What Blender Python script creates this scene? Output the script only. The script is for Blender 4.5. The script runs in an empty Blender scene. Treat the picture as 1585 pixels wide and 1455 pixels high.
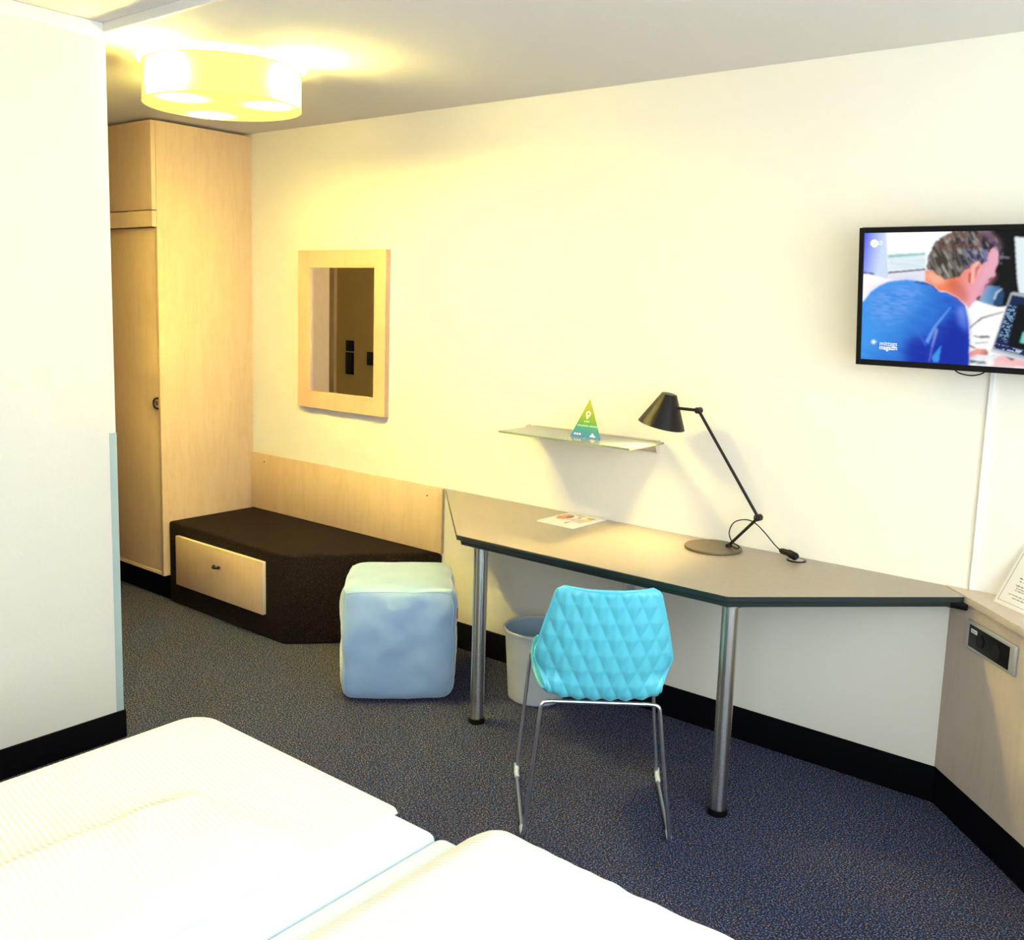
import bpy, bmesh, math, random
import numpy as np
from mathutils import Vector, Matrix, noise
PI = math.pi
R = math.radians
C = bpy.context.scene.collection
random.seed(7)

# ------------------------------------------------------------------ materials
def lin(c):
    return tuple(((x/255)/12.92 if x/255 <= .04045 else ((x/255+.055)/1.055)**2.4) for x in c)

def mat(name, col=(.8, .8, .8), rough=.5, metal=0., spec=.5, bump=None, vary=None, em=None, ems=1., trans=0., sheen=0., coat=0.):
    """col linear rgb; vary=(colour2, scale, detail, lo, hi, stretch); bump=(scale, strength, distance)"""
    m = bpy.data.materials.new(name); m.use_nodes = True
    nt = m.node_tree; b = nt.nodes['Principled BSDF']
    b.inputs['Base Color'].default_value = (*col, 1)
    b.inputs['Roughness'].default_value = rough
    b.inputs['Metallic'].default_value = metal
    b.inputs['Specular IOR Level'].default_value = spec
    b.inputs['Transmission Weight'].default_value = trans
    b.inputs['Sheen Weight'].default_value = sheen
    b.inputs['Coat Weight'].default_value = coat
    if em:
        b.inputs['Emission Color'].default_value = (*em, 1); b.inputs['Emission Strength'].default_value = ems
    tc = nt.nodes.new('ShaderNodeTexCoord')
    if vary:
        c2, sc, det, lo, hi, st = vary
        mp = nt.nodes.new('ShaderNodeMapping'); mp.inputs['Scale'].default_value = st
        nz = nt.nodes.new('ShaderNodeTexNoise'); nz.inputs['Scale'].default_value = sc; nz.inputs['Detail'].default_value = det
        rp = nt.nodes.new('ShaderNodeValToRGB')
        rp.color_ramp.elements[0].position = lo; rp.color_ramp.elements[0].color = (*col, 1)
        rp.color_ramp.elements[1].position = hi; rp.color_ramp.elements[1].color = (*c2, 1)
        L = nt.links.new
        L(tc.outputs['Object'], mp.inputs[0]); L(mp.outputs[0], nz.inputs[0]); L(nz.outputs[0], rp.inputs[0]); L(rp.outputs[0], b.inputs['Base Color'])
    if bump:
        sc, s, d = bump
        nz = nt.nodes.new('ShaderNodeTexNoise'); nz.inputs['Scale'].default_value = sc; nz.inputs['Detail'].default_value = 3
        bp = nt.nodes.new('ShaderNodeBump'); bp.inputs['Strength'].default_value = s; bp.inputs['Distance'].default_value = d
        nt.links.new(tc.outputs['Object'], nz.inputs[0]); nt.links.new(nz.outputs[0], bp.inputs['Height']); nt.links.new(bp.outputs[0], b.inputs['Normal'])
    return m

M = {}
M['wall'] = mat('wall_paint', (.84, .80, .70), .95, spec=.1, bump=(90, .12, .004))
M['wall_dim_tint'] = mat('corridor_dim_light_tint', (.62, .46, .20), .95, spec=.1)  # wall paint with the corridor's dim, warm light put into its colour
M['wall_accent'] = mat('accent_wall_paint', (.55, .50, .44), .9, spec=.1)
M['wall_smooth'] = mat('trim_paint', (.84, .82, .78), .6, spec=.3)
M['ceil'] = mat('ceiling_plaster', (.80, .77, .74), .95, spec=.1, bump=(150, .35, .004))
M['corner'] = mat('corner_guard_grey', (.45, .56, .54), .5)
M['carpet'] = mat('carpet_speckled', (.020, .028, .050), .95, spec=.1, vary=((.24, .27, .34), 210, 3, .45, .80, (1, 1, 1)), bump=(200, .9, .006))
M['carpet_dark'] = mat('bench_carpet', (.010, .007, .006), .95, spec=.1, vary=((.075, .050, .040), 240, 2.5, .42, .8, (1, 1, 1)), bump=(260, .8, .005))
def flecks(m, base, cA, cB, sc, mixw):
    nt = m.node_tree; L = nt.links.new; bs = nt.nodes['Principled BSDF']
    for l in list(bs.inputs['Base Color'].links): nt.links.remove(l)
    tc = nt.nodes.new('ShaderNodeTexCoord')
    def nz(scale, w, lo, hi, det=2.):
        n = nt.nodes.new('ShaderNodeTexNoise'); n.noise_dimensions = '4D'; n.inputs['W'].default_value = w; n.inputs['Scale'].default_value = scale; n.inputs['Detail'].default_value = det
        mr = nt.nodes.new('ShaderNodeMapRange'); mr.inputs['From Min'].default_value = lo; mr.inputs['From Max'].default_value = hi
        L(tc.outputs['Object'], n.inputs['Vector']); L(n.outputs[0], mr.inputs['Value']); return mr.outputs[0]
    def mix(f_, a, b):
        x = nt.nodes.new('ShaderNodeMix'); x.data_type = 'RGBA'; L(f_, x.inputs['Factor'])
        for k, v in ((6, a), (7, b)):
            if isinstance(v, tuple): x.inputs[k].default_value = (*v, 1)
            else: L(v, x.inputs[k])
        return x.outputs[2]
    c = mix(nz(sc*.9, 3., .5-mixw, .5-mixw+.06), cA, cB)
    c = mix(nz(sc, 0., .50, .66), base, c)
    L(c, bs.inputs['Base Color'])
flecks(M['carpet'], (.022, .023, .038), (.075, .23, .60), (.46, .27, .17), 200, .01)
flecks(M['carpet_dark'], (.010, .007, .006), (.02, .018, .020), (.055, .034, .024), 230, .02)
M['skirt'] = mat('skirting_black', (.003, .003, .0045), .9, spec=.05)
def wood(name, a, b, r=.45):
    m = mat(name, a, r, spec=.35)
    nt = m.node_tree; L = nt.links.new; bs = nt.nodes['Principled BSDF']
    tc = nt.nodes.new('ShaderNodeTexCoord'); mp = nt.nodes.new('ShaderNodeMapping'); mp.inputs['Scale'].default_value = (9, 9, 1.1)
    n1 = nt.nodes.new('ShaderNodeTexNoise'); n1.inputs['Scale'].default_value = 1.3; n1.inputs['Detail'].default_value = 2
    wv = nt.nodes.new('ShaderNodeTexNoise'); wv.inputs['Scale'].default_value = 14; wv.inputs['Detail'].default_value = 6
    mx = nt.nodes.new('ShaderNodeMath'); mx.operation = 'MULTIPLY_ADD'; mx.inputs[1].default_value = 7.
    fr = nt.nodes.new('ShaderNodeMath'); fr.operation = 'PINGPONG'; fr.inputs[1].default_value = 1.
    ad = nt.nodes.new('ShaderNodeMath'); ad.operation = 'MULTIPLY_ADD'; ad.inputs[1].default_value = .35
    rp = nt.nodes.new('ShaderNodeValToRGB')
    rp.color_ramp.elements[0].position = .15; rp.color_ramp.elements[0].color = (*b, 1)
    rp.color_ramp.elements[1].position = .75; rp.color_ramp.elements[1].color = (*a, 1)
    L(tc.outputs['Object'], mp.inputs[0]); L(mp.outputs[0], n1.inputs[0]); L(mp.outputs[0], wv.inputs[0])
    L(n1.outputs[0], mx.inputs[0]); L(wv.outputs[0], mx.inputs[2]); L(mx.outputs[0], fr.inputs[0])
    L(fr.outputs[0], ad.inputs[0]); L(wv.outputs[0], ad.inputs[2]); L(ad.outputs[0], rp.inputs[0]); L(rp.outputs[0], bs.inputs['Base Color'])
    return m
M['wood'] = wood('maple_veneer', (.72, .53, .33), (.65, .455, .26))
M['wood_edge'] = mat('maple_edge_band', (.76, .64, .47), .5)
M['wood_sill'] = wood('maple_sill_veneer', (.60, .50, .40), (.545, .44, .34), .5)
M['wood_mirror'] = wood('beech_frame', (.70, .47, .31), (.64, .41, .25))
M['desk'] = mat('desk_grey_laminate', (.33, .285, .225), .34, spec=.5, vary=((.345, .30, .24), 60, 3, .4, .6, (1, 1, 1)))
M['desk_edge'] = mat('desk_dark_edging', (.012, .022, .024), .35)
M['steel'] = mat('brushed_steel', (.62, .62, .60), .16, 1.)
nt = M['steel'].node_tree; b = nt.nodes['Principled BSDF']; b.inputs['Roughness'].default_value = .27; b.inputs['Anisotropic'].default_value = .9; b.inputs['Anisotropic Rotation'].default_value = .25
tg = nt.nodes.new('ShaderNodeTangent'); tg.direction_type = 'RADIAL'; tg.axis = 'Z'; nt.links.new(tg.outputs[0], b.inputs['Tangent'])
M['chrome'] = mat('chrome', (.85, .85, .85), .28, 1.)
M['black'] = mat('black_plastic', (.004, .004, .004), .4, spec=.15)
M['blackmetal'] = mat('black_lacquered_metal', (.006, .004, .004), .42, spec=.3)
M['base'] = mat('lamp_base_bronze_black', (.13, .10, .05), .42, metal=.3)
M['white'] = mat('white_plastic', (.80, .80, .79), .4)
M['white_in'] = mat('lamp_shade_white_inside', (.8, .76, .65), .6)
M['glide'] = mat('clear_plastic_glide', (.75, .78, .78), .3)
M['chair'] = mat('aqua_plastic', (.115, .56, .70), .34, spec=.5)
M['bin'] = mat('bin_grey_plastic', (.52, .54, .56), .45)
M['binin'] = mat('bin_blue_grey_liner', (.30, .42, .52), .45)
M['glassy'] = mat('shelf_glass', (.80, .86, .78), .08, trans=.72)
M['glassedge'] = mat('shelf_glass_green_edge', (.28, .33, .16), .2)
M['alu'] = mat('shelf_rail_aluminium', (.74, .66, .55), .4, metal=.25)
M['grip'] = mat('dark_bronze_handle', (.03, .022, .02), .3, metal=.8)
M['mirror'] = mat('mirror_silver', (.93, .93, .92), .01, 1.)
M['red'] = mat('red_tag', (.30, .01, .01), .6)
M['plate'] = mat('socket_frame_silver', (.50, .50, .46), .35, metal=.4)
M['sheet'] = mat('fitted_sheet', (.66, .78, .84), .9, spec=.1, sheen=.2, bump=(9, .25, .03))
M['base_bed'] = mat('bed_base_dark', (.03, .03, .035), .9)
M['ink'] = mat('print_ink_grey', (.22, .20, .22), .8)
M['caption'] = mat('screen_caption_white', (0, 0, 0), .5, em=(1, 1, 1), ems=1.1)
M['mark'] = mat('printed_mark_pale', (.75, .85, .72), .7)

# velvet pouf
M['velvet'] = mat('blue_grey_velvet', (.31, .47, .68), .85, spec=.1, sheen=1., vary=((.38, .54, .73), 5, 4, .35, .7, (1, 1, 1)), bump=(10, .10, .008))
M['velvet'].node_tree.nodes['Principled BSDF'].inputs['Sheen Roughness'].default_value = .4

# duvet with satin stripes that run across the bed
def duvet_mat():
    m = mat('satin_stripe_duvet', (.86, .86, .86), .8, spec=.2)
    nt = m.node_tree; L = nt.links.new; bs = nt.nodes['Principled BSDF']
    uv = nt.nodes.new('ShaderNodeUVMap'); wv = nt.nodes.new('ShaderNodeTexWave'); wv.wave_type = 'BANDS'; wv.bands_direction = 'Y'
    wv.inputs['Scale'].default_value = 1/.0130*.314*1.0; wv.inputs['Distortion'].default_value = .0
    rp = nt.nodes.new('ShaderNodeValToRGB')
    rp.color_ramp.elements[0].position = .4; rp.color_ramp.elements[0].color = (.87, .86, .85, 1)
    rp.color_ramp.elements[1].position = .6; rp.color_ramp.elements[1].color = (.68, .675, .675, 1)
    bp = nt.nodes.new('ShaderNodeBump'); bp.inputs['Strength'].default_value = .25; bp.inputs['Distance'].default_value = .001
    L(uv.outputs[0], wv.inputs[0]); L(wv.outputs['Fac'], rp.inputs[0]); L(rp.outputs[0], bs.inputs['Base Color'])
    L(wv.outputs['Fac'], bp.inputs['Height']); L(bp.outputs[0], bs.inputs['Normal'])
    return m
M['duvet'] = duvet_mat()

def painted_mat(name, emit):
    m = bpy.data.materials.new(name); m.use_nodes = True
    nt = m.node_tree; b = nt.nodes['Principled BSDF']
    a = nt.nodes.new('ShaderNodeVertexColor'); a.layer_name = 'Col'
    if emit:
        b.inputs['Base Color'].default_value = (.004, .004, .004, 1); b.inputs['Roughness'].default_value = .5
        b.inputs['Specular IOR Level'].default_value = .1
        nt.links.new(a.outputs[0], b.inputs['Emission Color']); b.inputs['Emission Strength'].default_value = emit
    else:
        nt.links.new(a.outputs[0], b.inputs['Base Color']); b.inputs['Roughness'].default_value = .5
    return m

# ------------------------------------------------------------------ mesh helpers
def box(bm, x0, x1, y0, y1, z0, z1, bev=0., seg=2):
    vs = [bm.verts.new((x, y, z)) for x in (x0, x1) for y in (y0, y1) for z in (z0, z1)]
    fs = [bm.faces.new([vs[i] for i in f]) for f in ((0, 1, 3, 2), (4, 6, 7, 5), (0, 4, 5, 1), (2, 3, 7, 6), (0, 2, 6, 4), (1, 5, 7, 3))]
    if bev:
        es = list({e for f in fs for e in f.edges})
        bmesh.ops.bevel(bm, geom=es, offset=bev, segments=seg, profile=.5, affect='EDGES')
    return bm

def prism(bm, pts, z0, z1, bev=0., seg=2):
    n = len(pts)
    a = [bm.verts.new((p[0], p[1], z0)) for p in pts]; b = [bm.verts.new((p[0], p[1], z1)) for p in pts]
    fs = [bm.faces.new(b), bm.faces.new(a[::-1])] + [bm.faces.new((a[i], a[(i+1) % n], b[(i+1) % n], b[i])) for i in range(n)]
    if bev:
        bmesh.ops.bevel(bm, geom=list({e for f in fs for e in f.edges}), offset=bev, segments=seg, profile=.5, affect='EDGES')
    return bm

def lathe(bm, prof, c=(0, 0, 0), n=48, close=False):
    rings = []
    for r, z in prof:
        if r < 1e-6: rings.append([bm.verts.new((c[0], c[1], c[2]+z))])
        else: rings.append([bm.verts.new((c[0]+r*math.cos(2*PI*i/n), c[1]+r*math.sin(2*PI*i/n), c[2]+z)) for i in range(n)])
    prs = list(zip(rings, rings[1:])) + ([(rings[-1], rings[0])] if close else [])
    for A, B in prs:
        if len(A) == 1 and len(B) == 1: continue
        for i in range(n):
            j = (i+1) % n
            if len(A) == 1: bm.faces.new((A[0], B[j], B[i]))
            elif len(B) == 1: bm.faces.new((A[i], A[j], B[0]))
            else: bm.faces.new((A[i], A[j], B[j], B[i]))
    return bm

def smooth_path(pts, rad=.03, k=6):
    """round the inner corners of a polyline"""
    P = [Vector(p) for p in pts]; out = [P[0]]
    for a, b, c in zip(P, P[1:], P[2:]):
        d1 = (a-b); d2 = (c-b); r = min(rad, d1.length*.49, d2.length*.49)
        s = b+d1.normalized()*r; e = b+d2.normalized()*r
        for i in range(k+1):
            t = i/k; out.append((1-t)**2*s+2*t*(1-t)*b+t*t*e)
    return out+[P[-1]]

def tube(bm, pts, r, n=12, cap=True):
    P = [Vector(p) for p in pts]; rings = []
    up = None
    for i, p in enumerate(P):
        t = (P[min(i+1, len(P)-1)]-P[max(i-1, 0)]).normalized()
        if up is None:
            up = Vector((0, 0, 1)) if abs(t.z) < .9 else Vector((1, 0, 0))
        s = t.cross(up).normalized(); up = s.cross(t).normalized()
        rr = r[i] if isinstance(r, (list, tuple)) else r
        rings.append([bm.verts.new(p+s*rr*math.cos(2*PI*k/n)+up*rr*math.sin(2*PI*k/n)) for k in range(n)])
    for A, B in zip(rings, rings[1:]):
        for k in range(n): bm.faces.new((A[k], A[(k+1) % n], B[(k+1) % n], B[k]))
    if cap: bm.faces.new(rings[0][::-1]); bm.faces.new(rings[-1])
    return bm

def ball(bm, c, r, n=20, sc=(1, 1, 1)):
    bmesh.ops.create_uvsphere(bm, u_segments=n, v_segments=n//2+2, radius=r, matrix=Matrix.Translation(c) @ Matrix.Diagonal((*sc, 1)))
    return bm

def disc_cyl(bm, c, axis, r, h, n=24):
    a = Vector(axis).normalized(); c = Vector(c)
    return tube(bm, [c-a*h/2, c+a*h/2], r, n)

def new(): return bmesh.new()

def obj(name, bm, m, parent=None, smooth=True, loc=None):
    """bm in the parent's local coordinates"""
    bmesh.ops.recalc_face_normals(bm, faces=bm.faces)
    me = bpy.data.meshes.new(name); bm.to_mesh(me); bm.free()
    o = bpy.data.objects.new(name, me); C.objects.link(o)
    me.materials.append(m)
    if smooth:
        me.polygons.foreach_set('use_smooth', [True]*len(me.polygons))
        me.set_sharp_from_angle(angle=R(35))
    if loc: o.location = loc
    if parent: o.parent = parent
    return o

def tag(o, label, cat, group=None):
    o['label'] = label; o['category'] = cat
    if group: o['group'] = group
    return o

def thing(name, label, cat, loc=(0, 0, 0), rot=(0, 0, 0), group=None):
    o = bpy.data.objects.new(name, None); C.objects.link(o)
    o.location = loc; o.rotation_euler = rot; o.empty_display_size = .1
    return tag(o, label, cat, group)

def struct(name, bm, m, smooth=True):
    o = obj(name, bm, m, None, smooth); o['kind'] = 'structure'; return o

def add_mat(o, m, test):
    """second material on faces where test(centre, normal)"""
    o.data.materials.append(m)
    for p in o.data.polygons:
        if test(p.center, p.normal): p.material_index = len(o.data.materials)-1

def colour_grid(name, w, h, nx, ny, img, m, parent, plane='xz', y=0., x0=0., z0=0.):
    """flat printed/lit picture: a fine grid whose cells carry the picture (img ny x nx x 3, linear, row 0 at the bottom)"""
    xs = np.linspace(0, w, nx+1)+x0; zs = np.linspace(0, h, ny+1)+z0
    X, Z = np.meshgrid(xs, zs)
    if plane == 'xz': co = np.stack([X, np.full_like(X, y), Z], -1)
    else: co = np.stack([X, Z, np.full_like(X, y)], -1)
    idx = np.arange((nx+1)*(ny+1)).reshape(ny+1, nx+1)
    f = np.stack([idx[:-1, :-1], idx[:-1, 1:], idx[1:, 1:], idx[1:, :-1]], -1).reshape(-1, 4)
    me = bpy.data.meshes.new(name); me.from_pydata(co.reshape(-1, 3).tolist(), [], f.tolist())
    a = me.color_attributes.new('Col', 'FLOAT_COLOR', 'CORNER')
    c = np.ones((nx*ny, 4), np.float32); c[:, :3] = img.reshape(-1, 3)
    a.data.foreach_set('color', np.repeat(c, 4, 0).ravel())
    me.materials.append(m)
    o = bpy.data.objects.new(name, me); C.objects.link(o); o.parent = parent
    return o

def text_mesh(name, s, size, m, parent, loc, rot, ext=.0004, align='LEFT', sx=1., bold=0.):
    cu = bpy.data.curves.new(name, 'FONT'); cu.body = s; cu.size = size; cu.extrude = ext; cu.align_x = align; cu.offset = bold
    t = bpy.data.objects.new(name, cu); C.objects.link(t)
    bpy.context.view_layer.update()
    me = bpy.data.meshes.new_from_object(t.evaluated_get(bpy.context.evaluated_depsgraph_get()))
    bpy.data.objects.remove(t); bpy.data.curves.remove(cu)
    me.name = name; me.materials.clear(); me.materials.append(m)
    o = bpy.data.objects.new(name, me); C.objects.link(o)
    o.parent = parent; o.location = loc; o.rotation_euler = rot; o.scale = (sx, 1, 1)
    return o

# ------------------------------------------------------------------ camera (measured from the photograph)
f, cx, cy = 1521.39, 776.42, 682.88
cam = bpy.data.cameras.new('camera'); co = bpy.data.objects.new('camera', cam); C.objects.link(co)
rx, ux, fx = Vector((.77399786, .63249859, .02954415)), Vector((-.11292182, .09197189, .98933808)), Vector((-.6230377, .76908173, -.14260894))
mw = Matrix.Identity(4)
for i in range(3):
    mw[i][0] = rx[i]; mw[i][1] = ux[i]; mw[i][2] = -fx[i]
mw.translation = Vector((0, -3.3238, 1.6152)); co.matrix_world = mw
cam.sensor_fit = 'HORIZONTAL'; cam.sensor_width = 36; cam.lens = f/1585*36
cam.shift_x = (792.5-cx)/1585; cam.shift_y = (cy-727.5)/1585
cam.clip_start = .02
bpy.context.scene.camera = co

# ------------------------------------------------------------------ the room
H, HN = 2.445, 2.472
XW, YW = -4.463, -.568      # wardrobe side plane and front plane
XB, YB = -3.174, -1.54      # bathroom block: its face towards the bed and its corner
XR, YR, XL = .78, -4.35, -6.6
def wallbox(name, *a, m='wall'): return struct(name, box(new(), *a), M[m])
struct('floor', box(new(), XL-.1, XR+.1, YR-.1, .1, -.1, 0), M['carpet'])
struct('ceiling', box(new(), XL-.1, XR+.1, YB-.0, .1, H, H+.15), M['ceil'])
o = struct('ceiling', box(new(), XB-.1, XR+.1, YR-.1, YB-.0005, HN, H+.15), M['ceil']); 
wallbox('wall_back', XL-.1, XR+.1, 0, .1, 0, H)
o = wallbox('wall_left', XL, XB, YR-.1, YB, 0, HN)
add_mat(o, M['wall_dim_tint'], lambda c, n: n.y > .5)  # corridor face carries the dim yellow light as a colour
wallbox('wall_far', XL-.1, XL, YR-.1, 0, 0, H)
bm = new()
for a in ((XB, -.42, 0, HN), (.70, XR+.1, 0, HN), (-.42, .70, 0, .85), (-.42, .70, 2.32, HN)):
    box(bm, a[0], a[1], YR-.1, YR, a[2], a[3])
struct('wall_front', bm, M['wall_accent'])
bm = new()
for a in ((-.42, -.37, .85, 2.32), (.65, .70, .85, 2.32), (-.37, .65, .85, .90), (-.37, .65, 2.27, 2.32)):
    box(bm, a[0], a[1], YR-.08, YR-.03, a[2], a[3])
struct('added_window', bm, M['wall_smooth'])  # unseen window behind the camera, added to brighten the wall under the desk
# window wall at the right with one wide opening above the sill
bm = new()
WY0, WY1, WZ0, WZ1 = -4.0, -.80, .82, 2.32
for a in ((XR, XR+.1, YR, 0, 0, WZ0), (XR, XR+.1, YR, 0, WZ1, HN), (XR, XR+.1, YR, WY0, WZ0, WZ1), (XR, XR+.1, WY1, 0, WZ0, WZ1)):
    box(bm, *a)
struct('wall_right', bm, M['wall_accent'])
bm = new()
for a in ((WY0, WY0+.05, WZ0, WZ1), (WY1-.05, WY1, WZ0, WZ1), (WY0, WY1, WZ0, WZ0+.05), (WY0, WY1, WZ1-.05, WZ1), (-2.36, -2.29, WZ0, WZ1)):
    box(bm, XR+.03, XR+.08, *a)
struct('window_1', bm, M['wall_smooth'])
# cornice strip on the bathroom wall, and fascia where the ceiling drops
bm = new(); box(bm, XB-.02, XB+.012, YR, YB-.004, 2.427, HN-.0005, .003)
struct('trim_1', bm, M['wall_smooth'])
bm = new(); box(bm, XB-.04, XR, YB-.014, YB-.001, H-.004, HN-.0005, .002)
struct('trim_2', bm, M['wall_smooth'])
# grey corner guard on the bathroom block
struct('trim_3', box(new(), XB-.022, XB+.0025, YB-.024, YB+.0025, .103, 1.118, .001, 1), M['corner'])
# black skirting
struct('baseboard_back', box(new(), -3.02, -.795, -.012, 0, 0, .123, .003), M['skirt'])
struct('baseboard_left', box(new(), XB-.01, XB+.010, YR, YB+.008, 0, .1025, .003), M['skirt'])
struct('baseboard_corridor', box(new(), XL, XB-.0105, YB, YB+.008, 0, .1025, .003), M['skirt'])
# bathroom door in the corridor, seen only in the mirror
bm = new(); box(bm, -6.42, -5.50, YB, YB+.03, 0, 2.04, .003)
d1 = struct('door_1', bm, M['wood'])
h = obj('door_handle', tube(new(), smooth_path([(-5.58, YB+.02, 1.36), (-5.58, YB+.075, 1.36), (-5.70, YB+.075, 1.36)], .02), .009), M['chrome'], d1)
# switches on the corridor wall
def switch(x0, x1, z0, z1, label):
    t = thing('wall_switch', label, 'switch', ((x0+x1)/2, YB, (z0+z1)/2), group=None)
    w, hh = (x1-x0)/2, (z1-z0)/2
    obj('frame', box(new(), -w, w, 0, .009, -hh, hh, .003), M['black'], t)
    obj('rocker', box(new(), -w*.7, w*.7, .0085, .014, -hh*.75, hh*.75, .002), M['blackmetal'], t)
switch(-5.395, -5.312, 1.213, 1.290, 'square dark wall switch reflected in the mirror, above the tall dark one')
switch(-5.398, -5.313, 1.045, 1.204, 'tall black double wall switch reflected in the mirror, below the square one')
switch(-5.173, -5.085, 1.125, 1.218, 'dark square plate reflected at the right edge of the mirror glass')

# ------------------------------------------------------------------ wardrobe
XE = -5.70
t = thing('wardrobe', 'tall pale maple wardrobe reaching almost to the ceiling beside the carpeted bench', 'wardrobe', (XW-.6, YW/2, 0))
ox, oy = XW-.6, YW/2
def wb(bm, x0, x1, y0, y1, z0, z1, bev=.0015): return box(bm, x0-ox, x1-ox, y0-oy, y1-oy, z0, z1, bev)
ZT, ZB = 2.430, .139
obj('side_panel', wb(new(), XW-.019, XW, YW, -.002, ZB, ZT), M['wood'], t)
obj('side_panel', wb(new(), XE, XE+.019, YW, -.002, ZB, ZT), M['wood'], t)
bm = new()
wb(bm, XE+.0195, XW-.0195, YW+.001, -.004, ZT-.019, ZT-.001); wb(bm, XE+.0195, XW-.0195, YW+.001, -.004, ZB+.001, ZB+.019)
wb(bm, XE+.0195, XW-.0195, -.012, -.004, ZB+.0195, ZT-.0195); wb(bm, XE+.0195, XW-.0195, YW+.024, -.013, 1.93, 1.95)
obj('carcass', bm, M['wood'], t)
wb_mid = (XW+XE)/2
for k, (xa, xb_) in enumerate(((wb_mid+.0015, XW-.001), (XE+.001, wb_mid-.0015))):
    obj('upper_door', wb(new(), xa, xb_, YW-.026, YW-.001, 2.003, ZT-.001), M['wood'], t)
obj('rail', wb(new(), XE+.001, XW-.001, YW-.026, YW-.001, 1.920, 1.997), M['wood'], t)
for k, (xa, xb_) in enumerate(((wb_mid+.0015, XW-.0225), (XE+.0225, wb_mid-.0015))):
    d = obj('door', wb(new(), xa, xb_, YW+.004, YW+.023, ZB+.0215, 1.917), M['wood'], t)
    bm = new(); hx = (XW-.035 if k == 0 else XE+.035)-ox; hy = YW-oy
    s = 1 if k == 0 else -1
    pts = [(hx+s*(.010-.030*math.cos(a)), hy-.006, 1.041+.026*math.sin(a)) for a in np.linspace(-PI/2, PI/2, 13)]
    pts = [(hx+s*.012, hy+.003, pts[0][2])]+pts+[(hx+s*.012, hy+.003, pts[-1][2])]
    tube(bm, pts, .0055, 8)
    hd = obj('ring_handle', bm, M['grip'], d)
    obj('backplate', disc_cyl(new(), (hx+s*.004, hy+.002, 1.041), (0, 1, 0), .012, .006, 20), M['steel'], hd)
obj('plinth', wb(new(), XE+.01, XW-.012, YW+.05, -.02, .0, ZB-.0005), M['skirt'], t)

# ------------------------------------------------------------------ carpeted bench with drawer
BZ = .430
t = thing('luggage_bench', 'dark carpet-covered luggage bench with a slanted end beside the wardrobe', 'bench', (-4.0, -.27, 0))
ox, oy = -4.0, -.27
pts = [(XW+.003, -.002), (XW+.003, -.538), (-3.518, -.545), (-3.022, -.002)]
bm = prism(new(), [(x-ox, y-oy) for x, y in pts], 0.0, BZ, .014, 3)
obj('body', bm, M['carpet_dark'], t)
d = obj('drawer', box(new(), -4.362-ox, -3.647-ox, -.562-oy, -.5415-oy, .117, .372, .0015), M['wood'], t)
add_mat(d, M['wood_edge'], lambda c, n: abs(n.y) < .5)
bm = new()
hx, hy, hz = -4.005-ox, -.562-oy, .280
tube(bm, [(hx-.020, hy+.002, hz), (hx-.021, hy-.010, hz), (hx-.012, hy-.020, hz-.002), (hx, hy-.023, hz-.003), (hx+.012, hy-.020, hz-.002), (hx+.021, hy-.010, hz), (hx+.020, hy+.002, hz)], .0045, 10)
ball(bm, (hx-.020, hy-.006, hz), .0085, 12); ball(bm, (hx+.020, hy-.006, hz), .0085, 12)
obj('handle', bm, M['grip'], d)

# backsplash board
t = thing('wall_board', 'long pale maple board screwed to the wall above the carpeted bench', 'wall panel', ((XW-3.02)/2, 0, BZ))
w = (-3.022-XW)/2-.001
obj('board', box(new(), -w, w, -.019, 0, .001, .74-BZ, .0012), M['wood'], t)
for x, z in ((-4.343, .698), (-3.117, .694)):
    obj('screw', disc_cyl(new(), (x-(XW-3.02)/2, -.0195, z-BZ), (0, 1, 0), .004, .002, 12), M['grip'], t)

# ------------------------------------------------------------------ mirror
t = thing('wall_mirror', 'rectangular mirror in a wide light wood frame hanging on the yellow-lit wall', 'mirror', (-3.722, 0, 1.036))
W2, HM, FW = .322, .797, .086
for nm, a, b in (('l', (-1, 0), (-1, 1)), ('r', (1, 0), (1, 1)), ('b', (-1, 0), (1, 0)), ('t', (-1, 1), (1, 1))):
    def cor(q, inner): return ((q[0]*(W2-(FW if inner else 0))), (q[1]*HM + ((FW if q[1] == 0 else -FW) if inner else 0)))
    A, B, Bi, Ai = cor(a, 0), cor(b, 0), cor(b, 1), cor(a, 1)
    bm = new()
    lo = [bm.verts.new((p[0], -.001, p[1])) for p in (A, B, Bi, Ai)]
    hi = [bm.verts.new((p[0], -.030, p[1])) for p in (A, B)]+[bm.verts.new((p[0], -.024, p[1])) for p in (Bi, Ai)]
    bm.faces.new(lo); bm.faces.new(hi)
    for i in range(4): bm.faces.new((lo[i], lo[(i+1) % 4], hi[(i+1) % 4], hi[i]))
    obj('frame_rail', bm, M['wood_mirror'], t, False)
obj('glass', box(new(), -W2+FW-.001, W2-FW+.001, -.012, -.008, FW-.001, HM-FW+.001), M['mirror'], t, False)

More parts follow.
